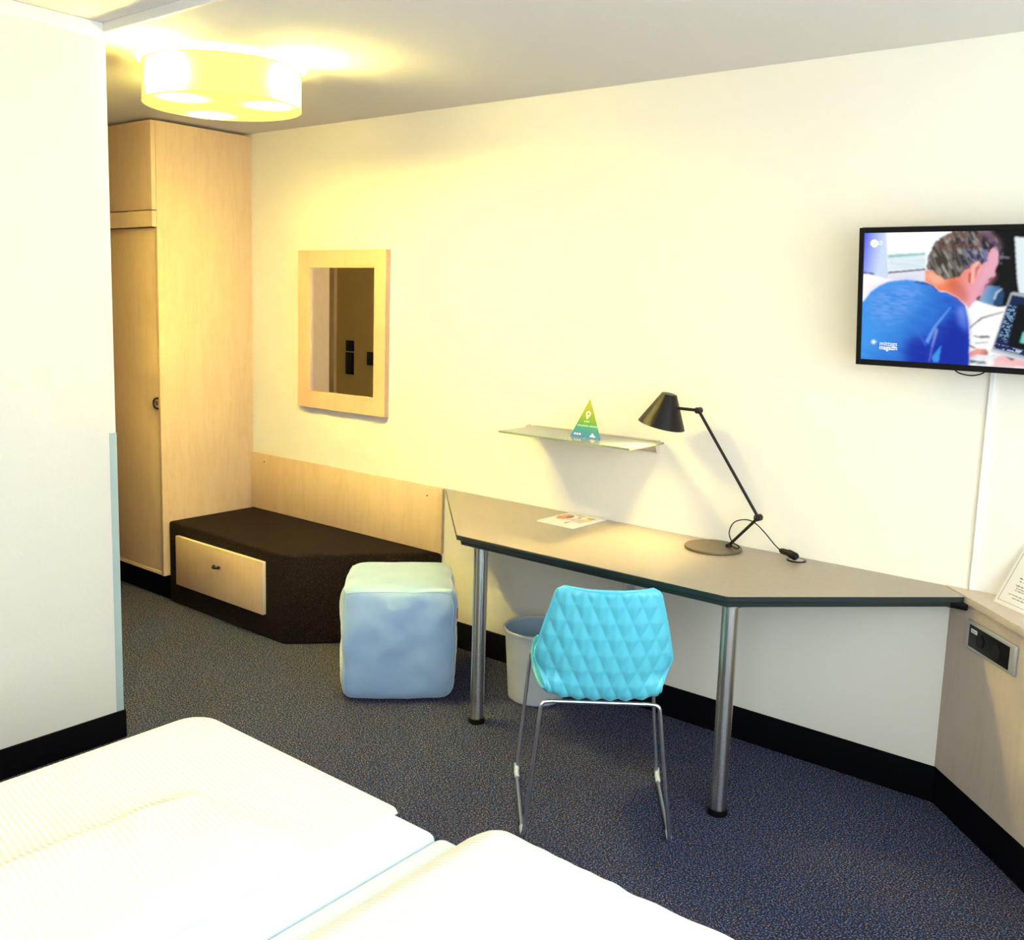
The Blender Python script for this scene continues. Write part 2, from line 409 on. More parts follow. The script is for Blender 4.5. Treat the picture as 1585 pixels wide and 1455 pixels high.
# ------------------------------------------------------------------ desk
t = thing('desk', 'long grey-topped desk with slanted ends on two steel legs', 'desk', (-1.83, -.3, 0))
ox, oy = -1.83, -.3
top = [(-3.018, -.001), (-2.380, -.636), (-1.279, -.627), (-.7385, -.0945), (-.8245, -.001)]
inner = [(-2.995, -.002), (-2.372, -.618), (-1.287, -.609), (-.775, -.098), (-.865, -.002)]
o = obj('desktop', prism(new(), [(x-ox, y-oy) for x, y in top], .7205, .740, .0015, 1), M['desk'], t)
add_mat(o, M['desk_edge'], lambda c, n: n.z < .6)
obj('underframe', prism(new(), [(x-ox, y-oy) for x, y in inner], .700, .720, .001, 1), M['desk_edge'], t)
obj('bracket', box(new(), -.83-ox, -.73-ox, -.088-oy, -.070-oy, .694, .7165, .001), M['black'], t)
for x, y in ((-2.317, -.566), (-1.299, -.560)):
    lx, ly = x-ox, y-oy
    lg = obj('leg', lathe(new(), [(0, .020), (.0265, .020), (.0265, .6995), (0, .6995)], (lx, ly, 0), 40), M['steel'], t)
    obj('foot', lathe(new(), [(0, 0), (.032, 0), (.033, .006), (.030, .0195), (0, .0195)], (lx, ly, 0), 32), M['black'], lg)
    obj('mounting_plate', lathe(new(), [(.0268, .690), (.038, .6945), (.038, .6998), (.0268, .6998)], (lx, ly, 0), 32, True), M['steel'], lg)

# grommet on the desk near the wall
g = thing('cable_grommet', 'round dark cable grommet set in the desk beside the lamp plug', 'grommet', (-1.300, -.058, .740))
obj('ring', lathe(new(), [(.026, 0), (.034, 0), (.034, .002), (.030, .004), (.026, .004)], (0, 0, 0), 32, True), M['grip'], g)
obj('lid', lathe(new(), [(0, .0002), (.0255, .0002), (.0255, .003), (0, .003)], (0, 0, 0), 32), M['plate'], g)

# magazine
t = thing('magazine', 'thin magazine with a colourful cover lying on the desk by the wall', 'magazine', (-2.215, -.125, .7402), (0, 0, R(-1.5)))
obj('pages', box(new(), -.090, .090, -.113, .113, 0, .0048, .0004, 1), M['white'], t)
ny, nx = 60, 48
U, V = np.meshgrid((np.arange(nx)+.5)/nx, (np.arange(ny)+.5)/ny)
img = np.ones((ny, nx, 3))*np.array([.80, .76, .74])
rs = np.random.RandomState(4)
def blob(img, u, v, ru, rv, c, a=.9):
    k = (((U-u)/ru)**2+((V-v)/rv)**2 < 1)
    img[k] = img[k]*(1-a)+np.array(c)*a
blob(img, .22, .60, .17, .22, (.55, .16, .08)); blob(img, .30, .66, .08, .10, (.12, .06, .04)); blob(img, .13, .72, .08, .12, (.60, .35, .08))
blob(img, .62, .45, .25, .20, (.55, .42, .60)); blob(img, .48, .36, .10, .08, (.80, .74, .80)); blob(img, .80, .62, .12, .15, (.70, .50, .20))
blob(img, .78, .80, .13, .05, (.30, .26, .03)); blob(img, .42, .86, .14, .06, (.55, .45, .10)); blob(img, .70, .30, .10, .10, (.74, .72, .70))
blob(img, .60, .24, .03, .10, (.16, .14, .18)); blob(img, .52, .72, .05, .06, (.20, .15, .12))
img = np.clip(img*(.9+.2*rs.rand(ny, nx, 1)), 0, .9)
colour_grid('cover', .176, .222, nx, ny, img, painted_mat('magazine_print', 0), t, 'xy', .0050, -.088, -.111)

# ------------------------------------------------------------------ desk lamp
PV = Vector((-1.546, -.085, .755)); EL = Vector((-1.430, -.107, .880)); HD = Vector((-1.678, -.125, 1.239))
bc = Vector((-1.591, -.118, .740))
t = thing('desk_lamp', 'black jointed desk lamp with a cone shade standing on the desk', 'lamp', bc)
b = obj('base', lathe(new(), [(0, 0), (.102, 0), (.1035, .003), (.1035, .007), (.102, .0095), (0, .0095)], (0, 0, .0003), 64), M['base'], t)
bm = new(); PVl, ELl, HDl = PV-bc, EL-bc, HD-bc
lathe(bm, [(0, .0098), (.012, .0098), (.012, .016), (.007, .022), (0, .022)], (PVl.x, PVl.y, 0), 20)
tube(bm, [PVl, ELl], .0055, 12)
obj('lower_arm', bm, M['blackmetal'], t)
bm = new(); disc_cyl(bm, ELl, (.15, 1, 0), .0125, .022); ball(bm, ELl+Vector((0, -.011, 0)), .0105, 14)
obj('elbow_joint', bm, M['blackmetal'], t)
obj('upper_arm', tube(new(), [ELl, HDl], .0055, 12), M['blackmetal'], t)
bm = new(); disc_cyl(bm, HDl, (.15, 1, 0), .0115, .022); ball(bm, HDl+Vector((0, -.011, 0)), .0095, 14)
obj('head_joint', bm, M['blackmetal'], t)
SB = Vector((-1.822, -.135, 1.172)); ST = Vector((-1.797, -.132, 1.289)); ax = (ST-SB).normalized()
obj('head_arm', tube(new(), [HDl, ST-bc-ax*.050+Vector((.030, 0, 0))], .0058, 12), M['blackmetal'], t)
rotm = Vector((0, 0, 1)).rotation_difference(ax).to_matrix().to_4x4()
Ls = (ST-SB).length
bm = lathe(new(), [(.088, 0), (.028, Ls), (0, Ls), (0, Ls-.002), (.0265, Ls-.002), (.0862, .0008)], (0, 0, 0), 56, True)
bmesh.ops.transform(bm, matrix=Matrix.Translation(SB-bc) @ rotm, verts=bm.verts)
sh = obj('shade', bm, M['blackmetal'], t)
cen = SB-bc
sh.data.materials.append(M['white_in'])
bm = ball(new(), SB-bc+ax*.092, .014, 16)
obj('bulb', bm, mat('desk_bulb_glow', (.8, .7, .5), .4, em=(1, .82, .45), ems=6), sh)
# cord: loops from the lower arm, over to the plug
pts = [PVl+Vector((.004, -.004, .004)), PVl+Vector((.035, -.006, -.004)), PVl+Vector((.045, -.012, .006)), PVl+Vector((.022, -.022, .022)), PVl+Vector((.010, -.024, .055)), PVl+Vector((.025, -.022, .092)), PVl+Vector((.060, -.018, .108)),
       PVl+Vector((.095, -.012, .104)), PVl+Vector((.130, .0, .074)), PVl+Vector((.165, .012, .034)), PVl+Vector((.190, .018, .012))]
def catmull(P, k=6):
    P = [Vector(p) for p in P]; Q = [2*P[0]-P[1]]+P+[2*P[-1]-P[-2]]; out = []
    for i in range(1, len(Q)-2):
        for j in range(k):
            s = j/k; a, b2, c, d2 = Q[i-1], Q[i], Q[i+1], Q[i+2]
            out.append(.5*((2*b2)+(c-a)*s+(2*a-5*b2+4*c-d2)*s*s+(3*b2-a-3*c+d2)*s**3))
    return out+[P[-1]]
obj('cord', tube(new(), catmull(pts), .0021, 8), M['black'], t)
p0 = PVl+Vector((.190, .018, .012)); 
bm = tube(new(), [p0-Vector((.004, 0, -.002)), p0+Vector((.004, -.001, 0)), p0+Vector((.028, -.003, -.002)), p0+Vector((.032, -.0035, -.002)), p0+Vector((.060, -.010, -.009)), p0+Vector((.066, -.011, -.012))], [.005, .010, .0115, .013, .014, .010], 12)
obj('plug', bm, M['black'], t)

# ------------------------------------------------------------------ glass shelf
SZ = 1.088
t = thing('glass_shelf', 'narrow glass shelf on a metal rail on the wall above the desk', 'shelf', (-2.2, 0, SZ))
o = obj('glass_plate', box(new(), -2.505+2.2, -1.880+2.2, -.256, -.006, -.008, 0, .0008, 1), M['glassy'], t)
add_mat(o, M['glassedge'], lambda c, n: abs(n.z) < .5)
bm = new()
box(bm, -2.530+2.2, -1.900+2.2, -.0055, 0, -.046, .004, .001, 1)
box(bm, -2.530+2.2, -1.900+2.2, -.045, -.0055, -.0145, -.0085, .001, 1)
box(bm, -2.530+2.2, -1.900+2.2, -.020, -.0055, -.046, -.040, .001, 1)
for x in (-2.532, -1.902):
    v = [(x+2.2, -.001, -.046), (x+2.2, -.001, .004), (x+2.2, -.046, .003), (x+2.2, -.020, -.046)]
    a = [bm.verts.new(q) for q in v]; b2 = [bm.verts.new((q[0]+.003, q[1], q[2])) for q in v]
    bm.faces.new(a); bm.faces.new(b2[::-1])
    for i in range(4): bm.faces.new((a[i], a[(i+1) % 4], b2[(i+1) % 4], b2[i]))
obj('rail', bm, M['alu'], t)

# small printed pyramid
t = thing('card_pyramid', 'small green and blue printed card pyramid standing on the glass shelf', 'display', (-2.150, -.110, SZ+.0004))
w, d, hh = .072, .085, .150
apex = Vector((-.018, .012, hh))
A, B, D = Vector((-w, -.040, 0)), Vector((w, -.040, 0)), Vector((.0, .055, 0))
bm = new(); vs = [bm.verts.new(q) for q in (A, B, D, apex)]
for q in ((0, 1, 3), (1, 2, 3), (2, 0, 3), (0, 2, 1)): bm.faces.new([vs[i] for i in q])
pm = mat('pyramid_print', (.1, .5, .1), .5)
nt = pm.node_tree; tc = nt.nodes.new('ShaderNodeTexCoord'); sp = nt.nodes.new('ShaderNodeSeparateXYZ'); mr = nt.nodes.new('ShaderNodeMath'); mr.operation = 'DIVIDE'; mr.inputs[1].default_value = hh
rp = nt.nodes.new('ShaderNodeValToRGB'); e = rp.color_ramp.elements
e[0].position = 0; e[0].color = (*lin((0, 120, 190)), 1); e[1].position = 1; e[1].color = (*lin((150, 150, 8)), 1)
for p_, c_ in ((.14, (0, 150, 185)), (.28, (10, 165, 140)), (.38, (90, 175, 30)), (.65, (165, 180, 10))):
    q = e.new(p_); q.color = (*[.62*v for v in lin(c_)], 1)
L = nt.links.new; L(tc.outputs['Object'], sp.inputs[0]); L(sp.outputs[2], mr.inputs[0]); L(mr.outputs[0], rp.inputs[0]); L(rp.outputs[0], nt.nodes['Principled BSDF'].inputs['Base Color'])
body = obj('body', bm, pm, t, False)
# marks printed on the front face: map pin, two lines of small lettering, skyline
ex = (B-A).normalized(); nrm = (B-A).cross(apex-A).normalized()
if nrm.y > 0: nrm = -nrm
ey = (-nrm).cross(-ex).normalized() if False else nrm.cross(ex).normalized()
if ey.z < 0: ey = -ey
cenf = (A+B)/2
def face_pt(u, v, o=.0006): return cenf+ex*u+ey*v+nrm*o
def flat_poly(bm, P):
    try: bm.faces.new([bm.verts.new(face_pt(*q)) for q in P])
    except ValueError: pass
bm = new(); pc = (-.010, .096); n = 20
ring_o = [(pc[0]+.0115*math.cos(2*PI*i/n), pc[1]+.0115*math.sin(2*PI*i/n)) for i in range(n)]
ring_i = [(pc[0]+.0055*math.cos(2*PI*i/n), pc[1]+.0055*math.sin(2*PI*i/n)) for i in range(n)]
for i in range(n):
    j = (i+1) % n; flat_poly(bm, [ring_o[i], ring_o[j], ring_i[j], ring_i[i]])
flat_poly(bm, [(pc[0]-.0095, pc[1]-.006), (pc[0]-.003, pc[1]-.022), (pc[0]-.0005, pc[1]-.022), (pc[0]+.0095, pc[1]-.006), (pc[0], pc[1]-.009)])
obj('pin_symbol', bm, M['mark'], body, False)
bm = new()
def letters(x0, x1, v, hgt):
    x = x0
    while x < x1:
        wd = random.uniform(.0022, .0036)
        flat_poly(bm, [(x, v), (x+.0011, v), (x+.0011, v+hgt), (x, v+hgt)])
        k = random.random()
        vv = v+(0 if k < .33 else (hgt*.45 if k < .66 else hgt*.85))
        flat_poly(bm, [(x, vv), (x+wd, vv), (x+wd, vv+.001), (x, vv+.001)])
        x += wd+.0012
letters(-.022, .004, .062, .006); letters(-.048, .004, .044, .0065); letters(.009, .043, .044, .0065)
obj('lettering', bm, M['mark'], body, False)
bm = new()
for u0, u1, v1 in ((.020, .026, .012), (.026, .033, .020), (.033, .040, .014), (.040, .046, .009)): flat_poly(bm, [(u0, .005), (u1, .005), (u1, v1), (u0, v1)])
obj('skyline_symbol', bm, M['white'], body, False)
bm = new()
for u in (-.052, -.040, -.028):
    flat_poly(bm, [(u+.0045*math.cos(a), .012+.0045*math.sin(a)) for a in np.linspace(0, 2*PI, 10, endpoint=False)])
obj('dots_symbol', bm, M['white'], body, False)

# ------------------------------------------------------------------ television
TH = R(8.28)
t = thing('television', 'flat black television tilted out from the wall, showing a man at a laptop', 'television', (-1.12, -.137, 1.443), (TH, 0, 0))
TW, THH = .735, .4305
bm = new()
box(bm, 0, TW, .002, .030, 0, THH, .003)
box(bm, .12, TW-.12, .030, .055, .05, THH-.10, .01)
obj('body', bm, M['black'], t)
bm = new(); bz = .0150
for a in ((0, bz, 0, THH), (TW-bz, TW, 0, THH), (bz, TW-bz, 0, .018), (bz, TW-bz, THH-.016, THH)): box(bm, a[0], a[1], -.003, .0018, a[2], a[3], .0008, 1)
obj('bezel', bm, M['black'], t)
bm = new(); box(bm, .28, .45, .055, .075, .10, .28, .003)
tube(bm, [(.365, .07, .2), (.365, .123, .19)], .02, 12)
obj('wall_mount', bm, M['black'], t)
# the picture, in the coordinates of a measured zoom of the photo's screen
sw, sh_, nx, ny = TW-2*bz, THH-.034, 380, 214
xs = bz+(np.arange(nx)+.5)/nx*sw; zs = .018+(np.arange(ny)+.5)/ny*sh_
X, Z = np.meshgrid(xs, zs)
a = [2297.88, 57.7198, 119.993, -82.9562, -2384.93, 1180.17, -.196341, -.0793783]
D_ = a[6]*X+a[7]*Z+1; PX = (a[0]*X+a[1]*Z+a[2])/D_; PY = (a[3]*X+a[4]*Z+a[5])/D_
rs = np.random.RandomState(3)
def inside(P, jit=0.):
    x, y = (PX, PY) if not jit else (PX+jit*smn1, PY+jit*smn2)
    r = np.zeros(PX.shape, bool); n = len(P)
    for i in range(n):
        x1, y1 = P[i]; x2, y2 = P[(i+1) % n]
        if y1 == y2: continue
        c = ((y1 > y) != (y2 > y)) & (x < (x2-x1)*(y-y1)/(y2-y1)+x1); r ^= c
    return r
def vnoise(sx, sy, ang=0.):
    ca, sa = math.cos(ang), math.sin(ang); u = (PX*ca+PY*sa)/sx+500; v = (-PX*sa+PY*ca)/sy+500
    g = rs.rand(1400, 1400) if False else None
    iu, iv = np.floor(u).astype(int), np.floor(v).astype(int); fu, fv = u-iu, v-iv; fu = fu*fu*(3-2*fu); fv = fv*fv*(3-2*fv)
    def hsh(i, j): return np.abs(np.modf(np.sin(i*127.1+j*311.7)*43758.5453)[0])
    return (hsh(iu, iv)*(1-fu)+hsh(iu+1, iv)*fu)*(1-fv)+(hsh(iu, iv+1)*(1-fu)+hsh(iu+1, iv+1)*fu)*fv
smn1 = vnoise(14, 14)-.5; smn2 = vnoise(11, 17)-.5
img = np.zeros((ny, nx, 3))
def blur(a, n):
    for _ in range(2):
        for axn in (0, 1):
            acc = np.zeros_like(a); cnt = 0
            for k in range(-n, n+1):
                q = np.take(a, np.clip(np.arange(a.shape[axn])+k, 0, a.shape[axn]-1), axn)
                acc += q; cnt += 1
            a = acc/cnt
    return a
def put(mask, c, c2=None, tt=None, al=1., soft=1):
    mask = mask.astype(float)
    if soft: mask = blur(mask, soft)
    c = np.array(lin(c))
    col = c if c2 is None else c*(1-tt[..., None])+np.array(lin(c2))*tt[..., None]
    if c2 is None: col = np.broadcast_to(c, img.shape)
    al = al if isinstance(al, float) else al[..., None]
    m3 = mask[..., None]*al
    img[:] = img*(1-m3)+col*m3
def ramp(v, lo, hi): return np.clip((v-lo)/(hi-lo), 0, 1)
full = np.ones(PX.shape, bool)
put(full, (246, 248, 252))
put(inside([(150, 170), (345, 170), (365, 560), (150, 560)]), (60, 80, 235), (205, 220, 245), ramp(PX+.2*(PY-200), 180, 340))
put(inside([(352, 180), (700, 170), (700, 345), (360, 360)]), (250, 252, 252))
put(inside([(362, 360), (640, 345), (640, 365), (362, 388)]), (150, 200, 205))
put(inside([(362, 388), (640, 368), (640, 470), (362, 492)]), (205, 228, 235), (235, 240, 245), vnoise(90, 14))
put(inside([(362, 490), (645, 465), (645, 478), (362, 504)]), (25, 30, 70))
put(inside([(365, 505), (660, 480), (700, 600), (370, 560)]), (225, 228, 240))
put(inside([(170, 490), (250, 498), (262, 515), (170, 510)]), (40, 60, 130))
put(inside([(150, 505), (200, 502), (420, 555), (300, 620), (200, 720), (150, 720)]), (252, 248, 246))
# dark background right
put(inside([(1080, 165), (1640, 140), (1640, 700), (1150, 760), (1020, 700), (1100, 400)]), (4, 4, 8))
put(inside([(1312, 225), (1500, 245), (1500, 660), (1345, 650), (1330, 540)]), (225, 238, 240))
put(inside([(1100, 590), (1205, 600), (1195, 640), (1150, 745), (1040, 720), (1060, 650)]), (120, 165, 205), (60, 110, 165), ramp(PX, 1070, 1190))
put(inside([(1165, 660), (1210, 625), (1235, 640), (1215, 745), (1160, 740)]), (30, 70, 110))
put(inside([(1150, 690), (1170, 640), (1215, 612), (1218, 622), (1180, 650), (1163, 700)]), (190, 205, 220))
# table
put(inside([(960, 700), (1020, 705), (1240, 770), (1640, 900), (1640, 1260), (940, 1220)]), (250, 249, 248))
put(inside([(970, 905), (1060, 830), (1225, 785), (1226, 793), (1065, 842), (972, 918)]), (105, 100, 125))
put(inside([(990, 970), (1100, 968), (1130, 975), (1128, 984), (1050, 984)], 6), (90, 90, 105))
put(inside([(1010, 1020), (1110, 1014), (1112, 1022), (1012, 1030)]), (160, 165, 175))
put(inside([(960, 1030), (1020, 1060), (1015, 1068), (958, 1044)]), (60, 60, 90))
# hand and keyboard
put(inside([(960, 1120), (1160, 1105), (1640, 1200), (1640, 1260), (950, 1200)]), (205, 215, 228), (250, 245, 245), vnoise(40, 25))
put(inside([(965, 1095), (1030, 1062), (1095, 1070), (1116, 1095), (1105, 1115), (1040, 1112), (975, 1128)]), (235, 160, 150), (150, 70, 60), ramp(PX+PY*.6, 1700, 1790))
put(inside([(975, 1150), (1080, 1160), (1100, 1180), (960, 1172)]), (60, 60, 85), (190, 195, 205), vnoise(30, 9))
put(inside([(1150, 1150), (1210, 1115), (1400, 1145), (1500, 1200), (1160, 1200)]), (246, 205, 205), (240, 180, 180), vnoise(60, 30))
put(inside([(1235, 1120), (1320, 1140), (1290, 1158)]), (110, 85, 95))
# laptop
put(inside([(1280, 650), (1300, 640), (1760, 720), (1700, 1230), (1375, 1150), (1136, 1082)]), (175, 182, 192))
put(inside([(1290, 662), (1740, 735), (1690, 1200), (1150, 1060)]), (18, 34, 78))
put(inside([(1330, 730), (1760, 800), (1680, 1180), (1262, 1040)]), (3, 3, 8))
lap = inside([(1262, 735), (1330, 750), (1250, 1020), (1190, 985)])
put(lap, (20, 40, 80), (125, 160, 190), ((vnoise(15, 9, .25) > .5)*.8))
put(inside([(1165, 1030), (1640, 1150), (1640, 1175), (1160, 1055)]), (20, 40, 90), (190, 210, 240), (vnoise(14, 20, .25) > .45)*.9)
put(inside([(1375, 940), (1640, 980), (1600, 1060), (1350, 1020)]), (105, 215, 190))
put(inside([(1136, 1072), (1375, 1142), (1680, 1215), (1680, 1232), (1372, 1160), (1132, 1088)]), (205, 210, 220))
# man: shirt
shirt = [(150, 730), (185, 700), (230, 640), (300, 590), (370, 560), (500, 548), (640, 565), (700, 590), (742, 635), (800, 640), (880, 680), (940, 740), (962, 850), (972, 1000), (968, 1200), (150, 1200)]
sm = inside(shirt)
put(sm, (62, 150, 235), (10, 60, 185), ramp(PX*.75+PY*.55+80*(vnoise(70, 28, .3)-.5), 700, 1150))
put(sm & inside([(240, 620), (560, 560), (620, 650), (480, 840), (300, 920), (220, 800)]), (60, 130, 225), (120, 165, 240), vnoise(45, 14, .15), .65, soft=9)
put(sm & inside([(470, 1060), (560, 960), (680, 1010), (700, 1200), (500, 1200)], 25), (8, 15, 160), al=.75, soft=7)
put(sm & inside([(700, 930), (840, 820), (970, 840), (970, 1200), (720, 1200)], 20), (6, 20, 150), al=.6, soft=5)
put(sm & inside([(880, 760), (940, 745), (965, 900), (955, 950), (890, 880)]), (120, 150, 240), (60, 110, 225), ramp(PY, 780, 930), .8, soft=4)
put(sm & inside([(640, 1010), (700, 900), (830, 750), (835, 757), (720, 905), (660, 1030)]), (110, 165, 245), al=.8)
put(sm & inside([(720, 900), (735, 930), (690, 1070), (672, 1165), (668, 1160), (690, 1040)]), (150, 165, 235), al=.7)
put(sm & inside([(580, 940), (600, 960), (650, 1030), (640, 1050)]), (60, 110, 220), al=.7)
put(sm & inside([(690, 1130), (760, 1040), (740, 1165), (700, 1165)]), (70, 160, 245), al=.8)
put(inside([(560, 560), (690, 578), (745, 632), (735, 640), (680, 592), (560, 568)]), (20, 60, 150))
# neck and face
skin = [(640, 480), (720, 480), (860, 500), (960, 430), (1010, 405), (1080, 400), (1110, 330), (1150, 300), (1195, 300), (1190, 420), (1165, 470), (1165, 520), (1130, 550), (1090, 590), (1075, 640), (1050, 690), (1000, 720), (965, 765), (940, 730), (880, 680), (800, 638), (742, 632), (700, 590), (640, 560)]
put(inside(skin), (240, 130, 95), (232, 170, 190), ramp(PX+.4*(PY-500), 880, 1100))
put(inside([(640, 480), (760, 500), (800, 560), (720, 590), (650, 545)]), (245, 195, 165), al=.7, soft=4)
put(inside([(800, 560), (880, 540), (960, 640), (950, 740), (880, 680), (830, 640)]), (190, 85, 60), al=.55, soft=4)
put(inside([(1040, 640), (1100, 560), (1165, 500), (1165, 520), (1080, 640), (1040, 700)]), (205, 130, 150), al=.6, soft=4)
put(inside([(1110, 545), (1145, 528), (1150, 536), (1120, 556)]), (50, 30, 50))
put(inside([(1020, 690), (1050, 665), (1055, 680), (1030, 705)]), (50, 30, 45))
# ear
put(inside([(975, 560), (985, 470), (1010, 415), (1045, 405), (1065, 430), (1050, 480), (1020, 520), (1000, 580)]), (245, 180, 165))
put(inside([(1010, 540), (1015, 460), (1045, 430), (1055, 445), (1030, 490), (1020, 530)]), (200, 110, 120))
put(inside([(965, 500), (985, 490), (975, 580), (962, 560)]), (190, 60, 35))
# hair
hair = [(650, 470), (665, 370), (700, 290), (760, 230), (850, 185), (960, 170), (1090, 165), (1140, 200), (1190, 260), (1222, 320), (1228, 370), (1215, 440), (1200, 400), (1190, 330), (1150, 300), (1115, 340), (1100, 410), (1060, 440), (1040, 405), (1000, 420), (970, 460), (930, 480), (900, 525), (800, 545), (730, 510), (700, 480)]
hm = inside(hair, 14)
put(hm, (66, 58, 52), (30, 28, 62), ramp(PX, 820, 1120))
st = vnoise(12, 70, -.35)
put(hm & (st > .55) & (PX < 960), (128, 122, 112), al=.8)
put(hm & (vnoise(9, 60, -.5) > .72), (190, 188, 180), al=.6)
put(hm & (vnoise(20, 30, .3) > .62) & (PY < 330), (112, 78, 70), al=.75)
put(hm & (vnoise(12, 40, -.6) > .62) & (PX > 930) & (PY > 320), (120, 125, 185), al=.7)
put(inside([(1030, 175), (1100, 165), (1190, 260), (1215, 330), (1150, 260), (1080, 200)], 8), (150, 120, 135), al=.8, soft=4)
put(inside([(1205, 370), (1275, 380), (1270, 388), (1210, 385)]), (120, 120, 130))
# channel mark top left, a ball and a small ring
put(((PX-258)**2+(PY-275)**2) < 31**2, (248, 248, 245), soft=0)
put(((PX-258)**2+(PY-275)**2) < 12**2, (240, 244, 190))
put((((PX-303)**2+(PY-272)**2) < 17**2) & (((PX-300)**2+(PY-272)**2) > 8**2), (240, 244, 252), soft=0)
put((((PX-252)/16)**2+((PY-1015)/15)**2) < 1, (235, 245, 255))
put(inside([(264, 1012), (280, 1010), (280, 1018), (264, 1020)]), (170, 205, 245))
scr = colour_grid('screen', sw, sh_, nx, ny, np.clip(img, 0, 1), painted_mat('screen_picture', 1.05), t, 'xz', .0012, bz, .018)
sx0 = (290-a[2])/a[0]
text_mesh('caption', 'mittags', .0205, M['caption'], scr, (.0725, .0006, .0645), (PI/2, 0, 0), .0002, sx=.93, bold=0.)
text_mesh('caption', 'magazin', .0205, M['caption'], scr, (.0722, .0006, .0520), (PI/2, 0, 0), .0002, sx=.86, bold=.0003)
# cable loop under the set
bm = tube(new(), catmull([(.285, .030, -.004+.01), (.300, .028, -.010), (.325, .026, -.017), (.350, .026, -.017), (.375, .028, -.008), (.380, .03, .006)]), .0022, 8)
obj('cable', bm, M['grip'], t)

tag(obj('cable_conduit', box(new(), -.007, .007, -.012, 0, 0, .74, .0015, 1, ), M['white'], None, loc=(-.7405, 0, .7425)), 'slim white cable duct running up the wall from the sill to the television', 'cable duct')

# ------------------------------------------------------------------ sill cabinet (slanted at the corner)
t = thing('sill_cabinet', 'pale wood sill cabinet slanting away from the right end of the desk', 'cabinet', (-.80, 0, 0))
dd = Vector((.695, -.72))
def dp(s, off=0.): return (-.80+dd.x*s+.72*off, dd.y*s+.695*off)
topp = [(-.8215, -.002), (-.525+.0015, -.320), (.30, -1.206), (.30, YR+.002), (XR-.002, YR+.002), (XR-.002, -.002)]
o = obj('top_board', prism(new(), [(x+.80, y) for x, y in topp], .719, .742, .0015, 1), M['wood_sill'], t)
p1, p2 = dp(0.0), dp(1.597); q1, q2 = dp(0.0, .018), dp(1.60, .018)
obj('front_panel', prism(new(), [(p1[0]+.80, -.0015), (p2[0]+.80, p2[1]), (q2[0]+.80, q2[1]), (q1[0]+.80+.006, -.0015)], .124, .7185), M['wood_sill'], t, False)
obj('front_panel', box(new(), .312+.80, .330+.80, YR+.003, -1.16, .124, .7185), M['wood_sill'], t, False)
e1, e2 = dp(0.004, -.003), dp(1.60, -.003); g1, g2 = dp(.0, .016), dp(1.6, .016)
struct('baseboard_right', prism(new(), [(e1[0], -.003), e2, g2, (g1[0]+.003, -.003)], 0, .1235), M['skirt'])

# socket strip on the slanted panel
ang = math.atan2(-.72, .695)
c = dp(.248)
t = thing('socket_strip', 'black double socket in a silver frame on the slanted sill cabinet', 'socket', (c[0], c[1], .628), (0, 0, ang))
bm = new(); W_, H_ = .128, .0465
box(bm, -W_, W_, -.012, -.0003, -H_, H_, .007, 3)
obj('frame', bm, M['plate'], t)
ins = obj('socket_insert', box(new(), -W_+.022, W_-.026, -.0145, -.011, -H_+.012, H_-.012, .001), M['black'], t)
for x in (-.045, .042):
    k = obj('socket_well', lathe(new(), [(0, 0), (.0185, 0), (.0205, .001), (.0205, .0018), (0, .0018)], (0, 0, 0), 32), M['black'], ins)
    k.rotation_euler = (PI/2, 0, 0); k.location = (x, -.0145, -.001)
stk = obj('sticker', box(new(), -.0165, .0165, -.0152, -.0146, -.006, .006), M['white'], ins, False); stk.location = (-.078, 0, .019)
bm = new()
for i in range(9):
    x = -.0135+i*.003; box(bm, x, x+.0016, -.0155, -.0152, -.0022, .0016)
mk = obj('sticker_print', bm, M['ink'], ins, False); mk.location = (-.078, 0, .019)

# printed notice leaning against the wall on the sill
t = thing('notice_card', 'white framed notice with small grey print leaning on the sill', 'notice', (-.658, -.088, .7425), (0, 0, math.atan2(-.627, .779)))
lean = R(-28.2)
CW, CH = .290, .207
bd = obj('board', box(new(), 0, CW, 0, .004, 0, CH, .001), M['white'], t); bd.rotation_euler = (lean, 0, 0)
bm = new(); q = .012
for a4 in ((q, CW-q, q, q+.0012), (q, CW-q, CH-q-.0012, CH-q), (q, q+.0012, q+.0014, CH-q-.0014), (CW-q-.0012, CW-q, q+.0014, CH-q-.0014)): box(bm, a4[0], a4[1], -.0008, -.0001, a4[2], a4[3])
obj('border_line', bm, M['ink'], bd, False)
bm = new()
z = .030
def words(x0, x1, z, hgt):
    x = x0
    while x < x1:
        wd = random.uniform(.006, .016); xx = x
        while xx < x+wd:
            box(bm, xx, xx+.0011, -.0007, -.0001, z, z+hgt*random.choice((.6, .6, 1))); xx += .0019
        x += wd+.004
for z, x0, x1, hgt in ((.030, .060, .235, .0034), (.039, .040, .255, .0036), (.055, .055, .24, .0034), (.062, .055, .24, .0034), (.070, .050, .20, .0046), (.085, .055, .235, .0034), (.094, .050, .235, .0046), (.125, .075, .215, .007)):
    words(x0, x1, z, hgt)
obj('printed_text', bm, M['ink'], bd, False)

# white wall socket under the desk
t = thing('wall_socket', 'white double wall socket under the desk behind the blue chair', 'socket', (-1.955, 0, .475))
obj('frame', box(new(), -.076, .076, -.009, 0, -.04, .04, .003), M['white'], t)
for x in (-.036, .036):
    k = obj('socket_well', lathe(new(), [(0, .0), (.019, 0), (.020, .003), (.022, .003), (.022, -.001), (0, -.001)], (0, 0, 0), 28), M['bin'], t)
    k.rotation_euler = (PI/2, 0, 0); k.location = (x, -.0095, 0)

